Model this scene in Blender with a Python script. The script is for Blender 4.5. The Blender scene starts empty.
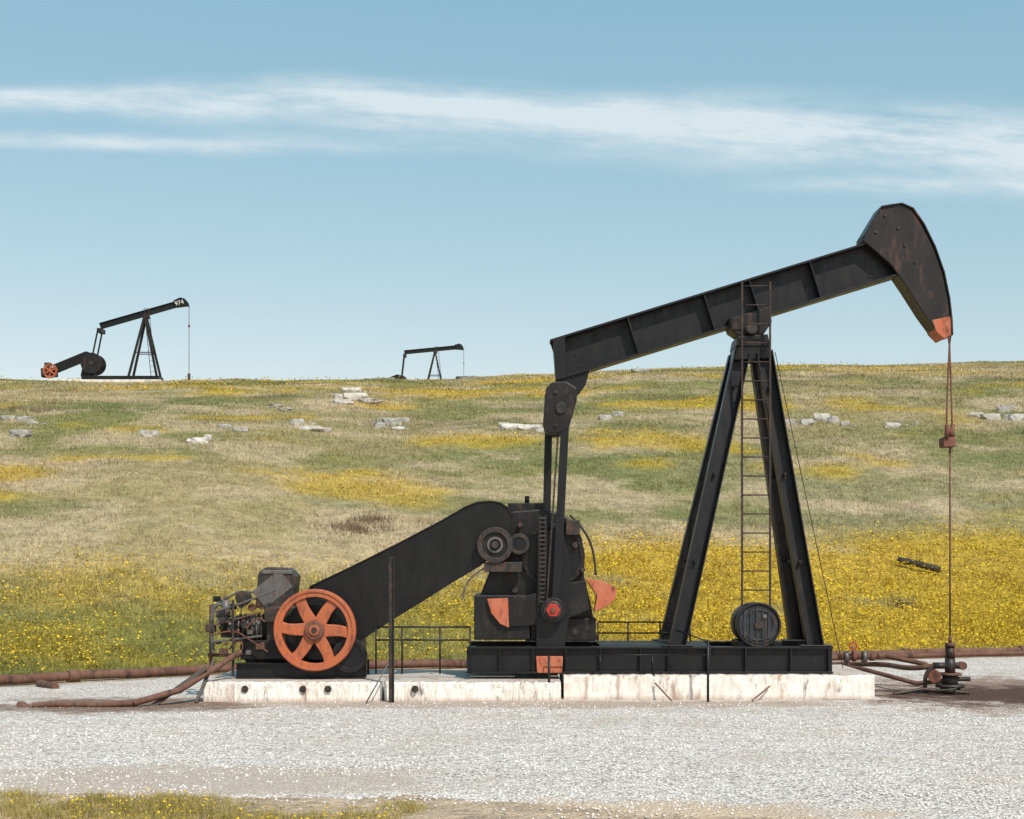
import bpy, math, random, bmesh
import numpy as np
from mathutils import Vector, Matrix, noise as mn
random.seed(7); rng=np.random.default_rng(11)
sc=bpy.context.scene
CAMH=2.26; CD=25.0; F=1500.0; HV=560.0
def E(u,v,y=0.0):
    """elevation drawing (60 units per metre at the pump's centre plane) -> world metres"""
    k=(CD+y)/F
    return Vector(((u-512)*k, y, CAMH-(v-HV)*k))
def EP(u,v,yn,y=0.0):
    """drawing measured on the near face yn, returned on plane y"""
    p=E(u,v,yn); p.y=y; return p
# ---------------------------------------------------------------- noise
def _h(ix,iy,s):
    n=np.sin(ix*127.1+iy*311.7+s*74.7)*43758.5453
    return n-np.floor(n)
def vnoise(x,y,s=0):
    ix=np.floor(x); iy=np.floor(y); fx=x-ix; fy=y-iy
    fx=fx*fx*(3-2*fx); fy=fy*fy*(3-2*fy)
    a=_h(ix,iy,s);b=_h(ix+1,iy,s);c=_h(ix,iy+1,s);d=_h(ix+1,iy+1,s)
    return (a*(1-fx)+b*fx)*(1-fy)+(c*(1-fx)+d*fx)*fy
def fbm(x,y,s=0,o=4):
    r=0;a=.5;t=0
    for i in range(o):
        r=r+a*vnoise(x,y,s+i*3.1); t+=a; x=x*2.03+7;y=y*2.03+3;a*=.5
    return r/t
def sstep(a,b,x):
    t=np.clip((x-a)/(b-a),0,1); return t*t*(3-2*t)
YSX=[-200,-60,-15,-9.2,-6.1,-1.9,7.5,12.2,60,200]; YSY=[-6,-2,1.2,2.5,5.4,6.8,9.8,11.3,14,16]
def ys(x): return np.interp(x,YSX,YSY)
def height(x,y):
    x=np.asarray(x,float); y=np.asarray(y,float)
    s=y-ys(x); L=84-ys(x); t=np.clip(s/L,0,1)
    t2=t*t/(t+.04)*1.04
    H=15.15+1.1*sstep(-8,14,x)+.35*sstep(14,45,x)
    z=H*t2*(1+.45*(1-t2))
    z=z+.09*np.clip(y-84,0,60)
    z=z+(fbm(x/9,y/9,5)-.5)*.5*sstep(4,25,s)+(fbm(x/2.2,y/2.2,9,2)-.5)*.16*sstep(1,8,s)
    return z
# ---------------------------------------------------------------- materials
def newmat(name):
    m=bpy.data.materials.new(name); m.use_nodes=True
    nt=m.node_tree; return m,nt,nt.nodes['Principled BSDF']
def noise(nt,scale,detail=4,rough=.6,vec=None):
    n=nt.nodes.new('ShaderNodeTexNoise'); n.inputs['Scale'].default_value=scale
    n.inputs['Detail'].default_value=min(detail,4); n.inputs['Roughness'].default_value=rough
    if vec is None:
        g=nt.nodes.new('ShaderNodeNewGeometry'); vec=g.outputs['Position']
    nt.links.new(vec,n.inputs['Vector']); return n.outputs['Fac']
def ramp(nt,fac,stops):
    r=nt.nodes.new('ShaderNodeValToRGB'); nt.links.new(fac,r.inputs['Fac'])
    el=r.color_ramp.elements
    while len(el)<len(stops): el.new(.5)
    for e,(p,c) in zip(el,stops):
        e.position=p; e.color=(c[0],c[1],c[2],1) if not isinstance(c,(int,float)) else (c,c,c,1)
    return r.outputs['Color']
def mix(nt,f,a,b,mode='MIX'):
    m=nt.nodes.new('ShaderNodeMix'); m.data_type='RGBA'; m.blend_type=mode
    for sock,val in ((m.inputs[0],f),(m.inputs[6],a),(m.inputs[7],b)):
        if isinstance(val,bpy.types.NodeSocket): nt.links.new(val,sock)
        elif isinstance(val,(int,float)): sock.default_value=val
        else: sock.default_value=(val[0],val[1],val[2],1)
    return m.outputs[2]
def bump(nt,b,h,strength=.3,dist=.02):
    n=nt.nodes.new('ShaderNodeBump'); n.inputs['Strength'].default_value=strength; n.inputs['Distance'].default_value=dist
    nt.links.new(h,n.inputs['Height']); nt.links.new(n.outputs['Normal'],b.inputs['Normal'])
def worn(name,base,dust,rust,rlo,rhi,rough=.45,scale=2.2,metal=0.0,spec=.4):
    m,nt,b=newmat(name)
    f1=noise(nt,scale,4,.65)
    c1=mix(nt,ramp(nt,f1,[(.42,0.),(.75,.8)]),base,dust)
    mp=nt.nodes.new('ShaderNodeMapping'); mp.inputs['Scale'].default_value=(1,1,.35)
    g=nt.nodes.new('ShaderNodeNewGeometry'); nt.links.new(g.outputs['Position'],mp.inputs['Vector'])
    f2=noise(nt,scale*2.7,4,.72,mp.outputs['Vector'])
    c2=mix(nt,ramp(nt,f2,[(rlo,0.),(rhi,1.)]),c1,rust)
    nt.links.new(c2,b.inputs['Base Color'])
    nt.links.new(ramp(nt,f2,[(.3,max(.1,rough-.1)),(.7,rough+.25)]),b.inputs['Roughness'])
    b.inputs['Metallic'].default_value=metal; b.inputs['Specular IOR Level'].default_value=spec
    return m
M_black=worn('black_paint',(.0045,.0050,.0068),(.012,.012,.013),(.045,.025,.02),.64,.82,.36)
M_black2=worn('black_paint_weathered',(.0065,.006,.0065),(.022,.020,.018),(.08,.038,.025),.57,.74,.42)
M_head=worn('horsehead_paint',(.007,.0065,.007),(.022,.017,.016),(.085,.038,.026),.54,.68,.42,1.1)
M_guard=worn('guard_paint',(.0035,.0035,.0036),(.009,.0085,.0085),(.03,.02,.017),.7,.9,.4)
M_orange=worn('orange_paint',(.46,.125,.048),(.34,.11,.06),(.12,.04,.027),.50,.72,.5,3)
M_tip=worn('orange_weathered',(.47,.125,.06),(.48,.19,.11),(.12,.045,.03),.50,.72,.6,4)
M_red=worn('red_paint',(.42,.035,.022),(.3,.05,.035),(.1,.03,.02),.6,.8,.5,5)
M_rust=worn('rusty_steel',(.16,.060,.038),(.22,.11,.075),(.06,.03,.025),.5,.7,.75,3)
M_rust2=worn('rusty_pipe_brown',(.13,.060,.040),(.22,.13,.09),(.05,.03,.027),.5,.7,.75,2)
M_steel=worn('galvanised_steel',(.16,.16,.155),(.10,.09,.085),(.13,.065,.045),.5,.68,.45,6,.4)
M_iron=worn('oily_cast_iron',(.020,.019,.018),(.07,.06,.052),(.10,.045,.028),.5,.68,.45,7)
M_drum=worn('drum_blue_grey',(.018,.023,.028),(.06,.065,.07),(.08,.045,.03),.52,.7,.4,5)
M_ladder=worn('ladder_steel',(.025,.018,.017),(.055,.034,.028),(.10,.05,.032),.5,.65,.6,5)
def concrete_mat():
    m,nt,b=newmat('whitewashed_concrete')
    c=mix(nt,ramp(nt,noise(nt,1.4,4,.7),[(.40,0.),(.75,1.)]),(.88,.85,.79),(.66,.61,.54))
    mp=nt.nodes.new('ShaderNodeMapping'); mp.inputs['Scale'].default_value=(1,1,.25)
    g=nt.nodes.new('ShaderNodeNewGeometry'); nt.links.new(g.outputs['Position'],mp.inputs['Vector'])
    c=mix(nt,ramp(nt,noise(nt,3.3,4,.75,mp.outputs['Vector']),[(.55,0.),(.70,.8)]),c,(.34,.20,.13))
    c=mix(nt,ramp(nt,noise(nt,7,4,.75,mp.outputs['Vector']),[(.57,0.),(.7,.8)]),c,(.10,.08,.07))
    s=nt.nodes.new('ShaderNodeSeparateXYZ'); nt.links.new(g.outputs['Position'],s.inputs[0])
    c=mix(nt,ramp(nt,s.outputs['Z'],[(.02,.75),(.12,0.)]),c,(.36,.25,.18))
    s=nt.nodes.new('ShaderNodeSeparateXYZ'); nt.links.new(g.outputs['Normal'],s.inputs[0])
    c=mix(nt,ramp(nt,s.outputs['Z'],[(.6,0.),(.9,.6)]),c,(.26,.19,.15))
    nt.links.new(c,b.inputs['Base Color']); b.inputs['Roughness'].default_value=.9
    bump(nt,b,noise(nt,25,4),.5,.02); return m
M_conc=concrete_mat()
def ground_mat():
    m,nt,b=newmat('prairie_ground')
    a=nt.nodes.new('ShaderNodeVertexColor'); a.layer_name='Col'
    f=noise(nt,1.6,4,.85)
    c=mix(nt,1.0,a.outputs['Color'],ramp(nt,f,[(.3,.5),(.7,1.3)]),'MULTIPLY')
    nt.links.new(c,b.inputs['Base Color']); b.inputs['Roughness'].default_value=1
    b.inputs['Specular IOR Level'].default_value=.1
    bump(nt,b,noise(nt,3,4,.8),.9,.2); return m
def gravel_mat():
    m,nt,b=newmat('crushed_limestone')
    g=nt.nodes.new('ShaderNodeNewGeometry'); P=g.outputs['Position']
    v=nt.nodes.new('ShaderNodeTexVoronoi'); v.inputs['Scale'].default_value=27; nt.links.new(P,v.inputs['Vector'])
    sp=nt.nodes.new('ShaderNodeSeparateColor'); nt.links.new(v.outputs['Color'],sp.inputs[0])
    c=ramp(nt,sp.outputs[0],[(0,(.36,.315,.28)),(.2,(.66,.60,.555)),(.6,(.84,.78,.73)),(1,(.96,.91,.86))])
    c=mix(nt,1.0,c,ramp(nt,v.outputs['Distance'],[(.3,1.),(.85,.42)]),'MULTIPLY')
    mp=nt.nodes.new('ShaderNodeMapping'); mp.inputs['Scale'].default_value=(.35,1,1); nt.links.new(P,mp.inputs['Vector'])
    c=mix(nt,ramp(nt,noise(nt,.9,4,.72,mp.outputs[0]),[(.48,0.),(.74,.7)]),c,(.50,.41,.335))
    c=mix(nt,ramp(nt,noise(nt,3.4,4,.8,mp.outputs[0]),[(.54,0.),(.70,.6)]),c,(.36,.295,.24))
    ns=noise(nt,1.5,4,.75); mm=nt.nodes.new('ShaderNodeMath'); mm.operation='MULTIPLY_ADD'
    nt.links.new(ns,mm.inputs[0]); mm.inputs[1].default_value=1.6; mm.inputs[2].default_value=-.8
    def stain(c,cx,cy,rx,ry,col,amt):
        mp=nt.nodes.new('ShaderNodeMapping'); mp.inputs['Location'].default_value=(-cx/rx,-cy/ry,0)
        mp.inputs['Scale'].default_value=(1/rx,1/ry,0); nt.links.new(P,mp.inputs['Vector'])
        l=nt.nodes.new('ShaderNodeVectorMath'); l.operation='LENGTH'; nt.links.new(mp.outputs[0],l.inputs[0])
        ad=nt.nodes.new('ShaderNodeMath'); ad.operation='ADD'; nt.links.new(l.outputs['Value'],ad.inputs[0])
        nt.links.new(mm.outputs[0],ad.inputs[1])
        return mix(nt,ramp(nt,ad.outputs[0],[(.6,amt),(1.0,0.)]),c,col)
    c=stain(c,0,-1.9,7.5,.8,(.38,.28,.21),.65)
    c=stain(c,9.6,.0,5.2,4.2,(.24,.15,.105),.85)
    c=stain(c,9.4,-.3,4.3,2.3,(.075,.045,.034),.93)
    c=stain(c,-6.1,-2.0,2.4,1.5,(.20,.125,.09),.95)
    c=stain(c,-3.3,-9.8,3.2,1.2,(.45,.37,.30),.75)
    c=stain(c,.9,-11.8,2.6,.9,(.54,.41,.29),.9)
    nt.links.new(c,b.inputs['Base Color']); b.inputs['Roughness'].default_value=.95
    b.inputs['Specular IOR Level'].default_value=.15
    bump(nt,b,v.outputs['Distance'],.9,-.03); return m
def attr_mat(name,rough=.9,noisy=False,spec=.12):
    m,nt,b=newmat(name)
    a=nt.nodes.new('ShaderNodeVertexColor'); a.layer_name='Col'
    c=a.outputs['Color']
    if noisy:
        f=noise(nt,4,4,.7); c=mix(nt,1.0,c,ramp(nt,f,[(.3,.6),(.7,1.2)]),'MULTIPLY'); bump(nt,b,f,.7,.1)
    nt.links.new(c,b.inputs['Base Color']); b.inputs['Roughness'].default_value=rough
    b.inputs['Specular IOR Level'].default_value=spec
    return m
M_ground=ground_mat(); M_gravel=gravel_mat()
M_grass=attr_mat('grass_blades'); M_flow=attr_mat('flower_petals'); M_stone=attr_mat('limestone',.95,False); M_rock=attr_mat('limestone_boulder',.95,True)
# ---------------------------------------------------------------- object helpers
def link(o,parent=None):
    sc.collection.objects.link(o)
    if parent is not None:
        o.parent=parent; o.matrix_parent_inverse=Matrix.Translation(-Vector(parent.location))
    return o
def empty(name,loc):
    e=bpy.data.objects.new(name,None); e.location=loc; e.empty_display_size=.3; sc.collection.objects.link(e); return e
def mobj(name,v,f,mat,parent=None,smooth=False,bevel=0):
    me=bpy.data.meshes.new(name); me.from_pydata([tuple(p) for p in v],[],f); me.update()
    bm=bmesh.new(); bm.from_mesh(me); bmesh.ops.recalc_face_normals(bm,faces=bm.faces); bm.to_mesh(me); bm.free()
    me.materials.append(mat)
    if smooth:
        for p in me.polygons: p.use_smooth=True
    o=bpy.data.objects.new(name,me)
    if bevel:
        b=o.modifiers.new('bevel','BEVEL'); b.width=bevel; b.segments=2; b.limit_method='ANGLE'
    return link(o,parent)
def prism(name,pts,y0,y1,mat,parent=None,bevel=.008,pd=None):
    dd=y0 if pd is None else pd
    P=[E(u,v,dd) for u,v in pts]; n=len(P)
    V=[(p.x,y0,p.z) for p in P]+[(p.x,y1,p.z) for p in P]
    Fc=[list(range(n)),list(range(2*n-1,n-1,-1))]+[[i,(i+1)%n,n+(i+1)%n,n+i] for i in range(n)]
    return mobj(name,V,Fc,mat,parent,False,bevel)
def box(name,a,b,mat,parent=None,bevel=.008):
    x0,y0,z0=a;x1,y1,z1=b
    V=[(x0,y0,z0),(x1,y0,z0),(x1,y1,z0),(x0,y1,z0),(x0,y0,z1),(x1,y0,z1),(x1,y1,z1),(x0,y1,z1)]
    Fc=[[0,1,2,3],[4,5,6,7],[0,1,5,4],[1,2,6,5],[2,3,7,6],[3,0,4,7]]
    return mobj(name,V,Fc,mat,parent,False,bevel)
def ebox(name,u0,v0,u1,v1,y0,y1,mat,parent=None,bevel=.008):
    a=E(u0,v1,y0); b=E(u1,v0,y0)
    return box(name,(a.x,y0,a.z),(b.x,y1,b.z),mat,parent,bevel)
def frame(a,b):
    d=(b-a).normalized(); Y=Vector((0,1,0)) if abs(d.y)<.95 else Vector((1,0,0))
    s=(Y-d*Y.dot(d)).normalized(); n=s.cross(d).normalized(); return d,s,n
def obox(name,a,b,h,w,mat,parent=None,off=0,soff=0,bevel=.006):
    a=Vector(a);b=Vector(b); d,s,n=frame(a,b); V=[]
    for p in (a,b):
        for i,j in ((-1,-1),(1,-1),(1,1),(-1,1)):
            V.append(p+n*(off+i*h/2)+s*(soff+j*w/2))
    Fc=[[0,1,2,3],[4,5,6,7],[0,1,5,4],[1,2,6,5],[2,3,7,6],[3,0,4,7]]
    return mobj(name,V,Fc,mat,parent,False,bevel)
def ibeam(name,a,b,h,w,mat,parent,tf=.025,tw=.02):
    obox(name+'_web',a,b,h-2*tf-.002,tw,mat,parent,bevel=0)
    obox(name+'_flange_1',a,b,tf,w,mat,parent,off=h/2-tf/2,bevel=.004)
    obox(name+'_flange_2',a,b,tf,w,mat,parent,off=-h/2+tf/2,bevel=.004)
def channel(name,a,b,h,w,mat,parent,t=.018,side=1):
    obox(name+'_web',a,b,h,t,mat,parent,soff=side*(w/2),bevel=0)
    obox(name+'_lip_1',a,b,t,w-t/2-.003,mat,parent,off=h/2-t/2-.001,bevel=0)
    obox(name+'_lip_2',a,b,t,w-t/2-.003,mat,parent,off=-h/2+t/2+.001,bevel=0)
def tube(name,a,b,r,mat,parent=None,n=14,r2=None):
    a=Vector(a);b=Vector(b); d,s,m=frame(a,b); r2=r if r2 is None else r2; V=[]
    for p,rr in ((a,r),(b,r2)):
        for i in range(n):
            t=2*math.pi*i/n; V.append(p+s*math.cos(t)*rr+m*math.sin(t)*rr)
    Fc=[list(range(n)),list(range(n,2*n))]+[[i,(i+1)%n,n+(i+1)%n,n+i] for i in range(n)]
    o=mobj(name,V,Fc,mat,parent)
    for p in o.data.polygons:
        if len(p.vertices)==4: p.use_smooth=True
    return o
def pipe(name,pts,r,mat,parent=None,smooth=False):
    cu=bpy.data.curves.new(name,'CURVE'); cu.dimensions='3D'; cu.bevel_depth=r; cu.bevel_resolution=3; cu.use_fill_caps=True
    if smooth:
        s=cu.splines.new('BEZIER'); s.bezier_points.add(len(pts)-1)
        for q,p in zip(s.bezier_points,pts):
            q.co=p; q.handle_left_type=q.handle_right_type='AUTO'
    else:
        s=cu.splines.new('POLY'); s.points.add(len(pts)-1)
        for q,p in zip(s.points,pts): q.co=(*p,1)
    cu.materials.append(mat)
    return link(bpy.data.objects.new(name,cu),parent)
def disc(name,c,r,y0,y1,mat,parent=None,n=40,bevel=.006):
    c=Vector(c); V=[]
    for y in (y0,y1):
        for i in range(n):
            t=2*math.pi*i/n; V.append((c.x+r*math.cos(t),y,c.z+r*math.sin(t)))
    Fc=[list(range(n)),list(range(n,2*n))]+[[i,(i+1)%n,n+(i+1)%n,n+i] for i in range(n)]
    return mobj(name,V,Fc,mat,parent,False,bevel)
def ring(name,c,ro,ri,y0,y1,mat,parent=None,n=56,bevel=.008):
    c=Vector(c); V=[]
    for r,y in ((ro,y0),(ro,y1),(ri,y1),(ri,y0)):
        for i in range(n):
            t=2*math.pi*i/n; V.append((c.x+r*math.cos(t),y,c.z+r*math.sin(t)))
    Fc=[]
    for k in range(4):
        for i in range(n):
            Fc.append([k*n+i,k*n+(i+1)%n,((k+1)%4)*n+(i+1)%n,((k+1)%4)*n+i])
    return mobj(name,V,Fc,mat,parent,False,bevel)
def wheel(name,c,R,y0,y1,mat,parent,ns=6,rim=.16,phase=.3,curl=.55,segn=56,wd=.085,hub=.2,hubmat=None):
    ring(name+'_rim',c,R,R-rim,y0,y1,mat,parent,segn)
    ring(name+'_rim_lip',c,R-.012,R-.05,y0-.018,y0+.02,mat,parent,segn,.004)
    disc(name+'_hub',c,R*hub,y0-.03,y1+.03,hubmat or mat,parent,24,.015)
    c=Vector(c); ym=(y0+y1)/2
    for k in range(ns):
        a0=phase+k*2*math.pi/ns; V=[];m=8
        for j in range(m+1):
            f=j/m; r=R*.15+(R-rim*.8-R*.15)*f; a=a0+curl*math.sin(f*math.pi)*.75
            w=(wd-.025*f+.05*max(0,f-.8)*5*.3)*R/.65
            tx,tz=-math.sin(a),math.cos(a); px,pz=c.x+r*math.cos(a),c.z+r*math.sin(a)
            for sy,sw in ((-.035,-w),(-.035,w),(.035,w),(.035,-w)):
                V.append((px+tx*sw,ym+sy,pz+tz*sw))
        Fc=[[0,1,2,3],[m*4,m*4+1,m*4+2,m*4+3]]
        for j in range(m):
            for q in range(4):
                Fc.append([j*4+q,j*4+(q+1)%4,(j+1)*4+(q+1)%4,(j+1)*4+q])
        mobj('%s_spoke_%d'%(name,k+1),V,Fc,mat,parent,False,.015)
# ---------------------------------------------------------------- colours of the prairie
def flower_mask(x,y):
    s=y-ys(x)
    band=sstep(0,1.0,s)*(1-sstep(9,13,s+3*(fbm(x/4,y/4,46)-.5)))*(.22+1.1*sstep(-3,4,x)+.3*sstep(.45,.6,fbm(x/5,y/3,41)))
    band=band*(.25+.75*sstep(.30,.50,fbm(x/2.5,y/1.6,42)+.10*sstep(0,5,x)))
    far=sstep(.58,.70,fbm(x/6+3,y/4,17))*.8*sstep(10,20,s)
    far2=sstep(.60,.70,fbm(x/9+30,y/5+8,77))*.6*sstep(45,60,s)
    return np.clip(band+far+far2,0,1)
def C3(c,x): return np.stack([c[0]+0*x,c[1]+0*x,c[2]+0*x],-1)
def field_col(x,y):
    s=y-ys(x)
    n1=fbm(x/8,y/5,1); n2=fbm(x/3,y/2.2,2); n3=fbm(x/16,y/6,3); n4=fbm(x/5,y/9,13)
    green=C3((.135,.165,.058),x); tan=C3((.38,.31,.165),x); olive=C3((.26,.245,.10),x); straw=C3((.48,.385,.255),x)
    t=sstep(.36,.60,n1)[...,None]; c=olive*(1-t)+tan*t
    b=(sstep(7,11,s)*(1-sstep(18,27,s))*sstep(.35,.6,n4+.05))[...,None]*.8; c=c*(1-b)+straw*b
    g=sstep(.5,.66,n3)*.55+(1-sstep(4,10,s))*.85*(1-.45*sstep(-2,4,x))+sstep(20,28,s)*(1-sstep(40,52,s))*.30
    g=np.clip(g,0,1)[...,None]; c=c*(1-g)+green*g
    b=(sstep(.50,.66,n2)*.75*sstep(5,12,s))[...,None]; c=c*(1-b)+straw*b
    dk=(sstep(.58,.70,fbm(x/4+9,y/3,19))*.5*sstep(20,50,s))[...,None]; c=c*(1-dk)+np.array([.13,.11,.065])*dk
    f=(flower_mask(x,y)*.8)[...,None]; c=c*(1-f)+np.array([.50,.35,.035])*f
    return c
def setcol(me,cols):
    a=me.color_attributes.new('Col','FLOAT_COLOR','POINT')
    rgba=np.ones((len(cols),4),np.float32); rgba[:,:3]=cols; a.data.foreach_set('color',rgba.ravel())
def npmesh(name,V,Fc,cols,mat,parent=None):
    me=bpy.data.meshes.new(name); k=Fc.shape[1]
    me.vertices.add(len(V)); me.vertices.foreach_set('co',V.astype(np.float32).ravel())
    me.loops.add(Fc.size); me.loops.foreach_set('vertex_index',Fc.astype(np.int32).ravel())
    me.polygons.add(len(Fc)); me.polygons.foreach_set('loop_start',np.arange(0,Fc.size,k,dtype=np.int32))
    me.update(calc_edges=True); me.validate()
    setcol(me,cols); me.materials.append(mat)
    return link(bpy.data.objects.new(name,me),parent)
# ground sheet
xs=np.concatenate([np.linspace(-1500,-90,24),np.arange(-85,-20,1.0),np.arange(-20,20,.5),np.arange(20,85.1,1.0),np.linspace(90,1500,24)])
yy=np.concatenate([np.linspace(-400,-32,14),np.arange(-30,-14,.8),np.arange(-14,30,.4),np.arange(30,125,.8),np.linspace(130,2500,40)])
X,Y=np.meshgrid(xs,yy); Z=height(X,Y)
V=np.stack([X,Y,Z],-1).reshape(-1,3); nx=len(xs); ny=len(yy)
i=np.arange(nx-1)[None,:]+np.arange(ny-1)[:,None]*nx
Fc=np.stack([i,i+1,i+1+nx,i+nx],-1).reshape(-1,4)
gcol=field_col(X,Y)
soil=np.array([.50,.385,.275]); sm=((Y-ys(X)<-.3)&((X>-1.6)|(Y>-12.9))).astype(float)[...,None]
gcol=gcol*(1-sm)+soil*sm
g=npmesh('ground',V,Fc,gcol.reshape(-1,3),M_ground)
for p in g.data.polygons: p.use_smooth=True
# gravel lot
def lot_front(x): return np.interp(x,[-80,-6,-1.8,-.6,2.2,6,80],[-10.2,-10.5,-10.6,-10.9,-12.2,-14.5,-40])
def lot_back(x): return ys(x)-1.15
lx=np.arange(-80,80.01,.15); rows=30
fr=lot_front(lx)+(fbm(lx*1.3,lx*0,61)-.5)*.9; bk=lot_back(lx)+(fbm(lx*1.1,lx*0+5,62)-.5)*1.0
T=np.concatenate([[0,.012],np.linspace(.04,.96,rows-4),[.988,1]])[:,None]; LY=fr[None,:]*(1-T)+bk[None,:]*T; LX=np.broadcast_to(lx,LY.shape)
edge=np.clip(np.minimum(T,1-T)/.012,0,1)
LZ=-.03+.04*edge+(fbm(LX/1.7,LY/1.2,88))*.06*np.clip(np.minimum(T,1-T)/.15,0,1)
V=np.stack([LX,LY,LZ],-1).reshape(-1,3); nx=len(lx)
i=np.arange(nx-1)[None,:]+np.arange(rows-1)[:,None]*nx
Fc=np.stack([i,i+1,i+1+nx,i+nx],-1).reshape(-1,4)
o=npmesh('gravel_lot',V,Fc,np.ones((len(V),3))*.5,M_gravel)
for p in o.data.polygons: p.use_smooth=True
# loose stones
n=36000
d=11+13*rng.random(n)**1.15; x=(rng.random(n)*2-1)*(.36*d+.5); y=d-CD
ok=(y>lot_front(x)+.1-1.1*rng.random(n)**2)&(y<-1.6)&(fbm(x/1.2,y/.7,55)+.3*(rng.random(n)-.5)>.44); x=x[ok];y=y[ok];n=len(x)
r=.007+.016*rng.random(n)**3
octv=np.array([(1,0,0),(0,1,0),(-1,0,0),(0,-1,0),(0,0,1),(0,0,-1)],float); octf=np.array([(0,1,4),(1,2,4),(2,3,4),(3,0,4),(1,0,5),(2,1,5),(3,2,5),(0,3,5)])
an=rng.random(n)*6.28; V=octv[None]*(r[:,None,None]*(.6+.8*rng.random((n,6,1)))*np.array([1,1,.7]))
ca,sa=np.cos(an)[:,None],np.sin(an)[:,None]
vx=V[...,0]*ca-V[...,1]*sa; vy=V[...,0]*sa+V[...,1]*ca
zz=fbm(x/1.7,y/1.2,88)*.06*np.clip((y-lot_front(x))/2,0,1)+.01
V=np.stack([vx+x[:,None],vy+y[:,None],V[...,2]+zz[:,None]],-1).reshape(-1,3)
Fc=(octf[None]+6*np.arange(n)[:,None,None]).reshape(-1,3)
tone=(.40+.50*rng.random(n)**.7)[:,None]*np.array([1,.95,.90])
oil=((np.abs(x+6.1)<2.1)&(np.abs(y+2.0)<1.2))|((x>6)&(y>-2.8)); tone[oil]*=.35
npmesh('gravel_stones',V,Fc,np.repeat(tone,6,0),M_stone)
# ---------------------------------------------------------------- grass
def blades(name,x,y,hgt,wid,col,nb,spread,mat,root=.7):
    n=len(x); X=np.repeat(x,nb); Yv=np.repeat(y,nb); H=np.repeat(hgt,nb)*(.5+.8*rng.random(n*nb)); W=np.repeat(wid,nb)
    sp=np.repeat(spread,nb); X=X+(rng.random(n*nb)-.5)*sp; Yv=Yv+(rng.random(n*nb)-.5)*sp
    z=height(X,Yv)-.01; a=rng.random(n*nb)*6.28; l=H*(.2+.7*rng.random(n*nb)); b=rng.random(n*nb)*6.28
    dx=np.cos(a)*W*.5; dy=np.sin(a)*W*.5
    p0=np.stack([X-dx,Yv-dy,z],-1);p1=np.stack([X+dx,Yv+dy,z],-1)
    p2=np.stack([X+np.cos(b)*l,Yv+np.sin(b)*l,z+H],-1)
    V=np.stack([p0,p1,p2],1).reshape(-1,3); Fc=np.arange(len(V)).reshape(-1,3)
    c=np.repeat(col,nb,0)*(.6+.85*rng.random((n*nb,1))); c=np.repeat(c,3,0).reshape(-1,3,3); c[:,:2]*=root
    return npmesh(name,V,Fc,c.reshape(-1,3),mat)
n=90000
d=26+84*rng.random(n)**1.35; x=(rng.random(n)*2-1)*(.38*d+3); y=d-CD
s=y-ys(x); ok=(s>-.65+.8*rng.random(n)); x=x[ok];y=y[ok];d=d[ok]
col=field_col(x,y)*1.25*(.6+.8*fbm(x*1.5,y*1.5,31))[:,None]
hh=(.06+.20*fbm(x/2,y/2,90)**1.3)*np.where(y-ys(x)<10,1.35,.8)
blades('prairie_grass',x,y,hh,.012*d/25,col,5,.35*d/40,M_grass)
# foreground grass, near the camera on the left
n=6500; x=-8+7.9*rng.random(n); y=-14+3.7*rng.random(n)
edge=-10.6-.5*sstep(-3.5,-.9,x)+(fbm(x*1.4,x*0,71)-.5)*.8; ok=(y<edge)&(x<-.9+(fbm(y*2,y*0,5)-.5)*.6)&(fbm(x*1.3,y*1.3,72)+.2*(rng.random(n)-.5)>.36); x=x[ok];y=y[ok]
m=fbm(x,y,73)[:,None]; col=np.array([.24,.21,.06])*(1-m)+np.array([.46,.36,.12])*m
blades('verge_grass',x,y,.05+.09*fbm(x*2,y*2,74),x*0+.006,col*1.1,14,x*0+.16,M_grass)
# stray weeds in the gravel
n=130; x=rng.uniform(-9,9,n); y=rng.uniform(-9.5,-2,n); ok=fbm(x/2,y/1.5,33)>.55; x=x[ok];y=y[ok]
xb=np.concatenate([x,rng.uniform(-12,-6,60)]); yb=np.concatenate([y,ys(xb[len(x):])-1.1-rng.random(60)*.9])
blades('gravel_weeds',xb,yb,xb*0+.06,xb*0+.01,np.tile(np.array([.22,.22,.08]),(len(xb),1)),9,xb*0+.10,M_grass)
def flowers(name,x,y,zoff,size,parent=None):
    n=len(x); z=height(x,y)+zoff; a=rng.random(n)*6.28; t=rng.random(n)*.9
    ux=np.stack([np.cos(a),np.sin(a),a*0],-1)*size[:,None]; w=np.stack([-np.sin(a)*np.cos(t),np.cos(a)*np.cos(t),np.sin(t)],-1)*size[:,None]
    C=np.stack([x,y,z],-1); V=np.stack([C-ux-w,C+ux-w,C+ux+w,C-ux+w],1).reshape(-1,3)
    Fc=np.arange(len(V)).reshape(-1,4); c=np.array([.68,.47,.03])*(.55+.6*rng.random((n,1)))
    npmesh(name,V,Fc,np.repeat(c,4,0),M_flow)
n=420000
d=27+80*rng.random(n)**1.8; x=(rng.random(n)*2-1)*(.38*d+2); y=d-CD
ok=rng.random(n)<flower_mask(x,y)**1.4*np.where(y-ys(x)>14,.25,1)*(.45+.75*fbm(x*1.2,y*1.2,49)); x=x[ok];y=y[ok];d=d[ok]
fx1,fy1,fz1,fs1=x,y,.08+.24*rng.random(len(x)),.011+.012*rng.random(len(x))*d/28
n=3600; x=-8+7*rng.random(n); y=-14+3.3*rng.random(n); ok=(fbm(x*1.3,y*1.3,72)>.42)&(y<-10.7-.5*sstep(-3.5,-.9,x)); x=x[ok];y=y[ok]
flowers('wildflowers',np.concatenate([fx1,x]),np.concatenate([fy1,y]),np.concatenate([fz1,.05+.09*rng.random(len(x))]),np.concatenate([fs1,.006+.005*rng.random(len(x))]))
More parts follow.
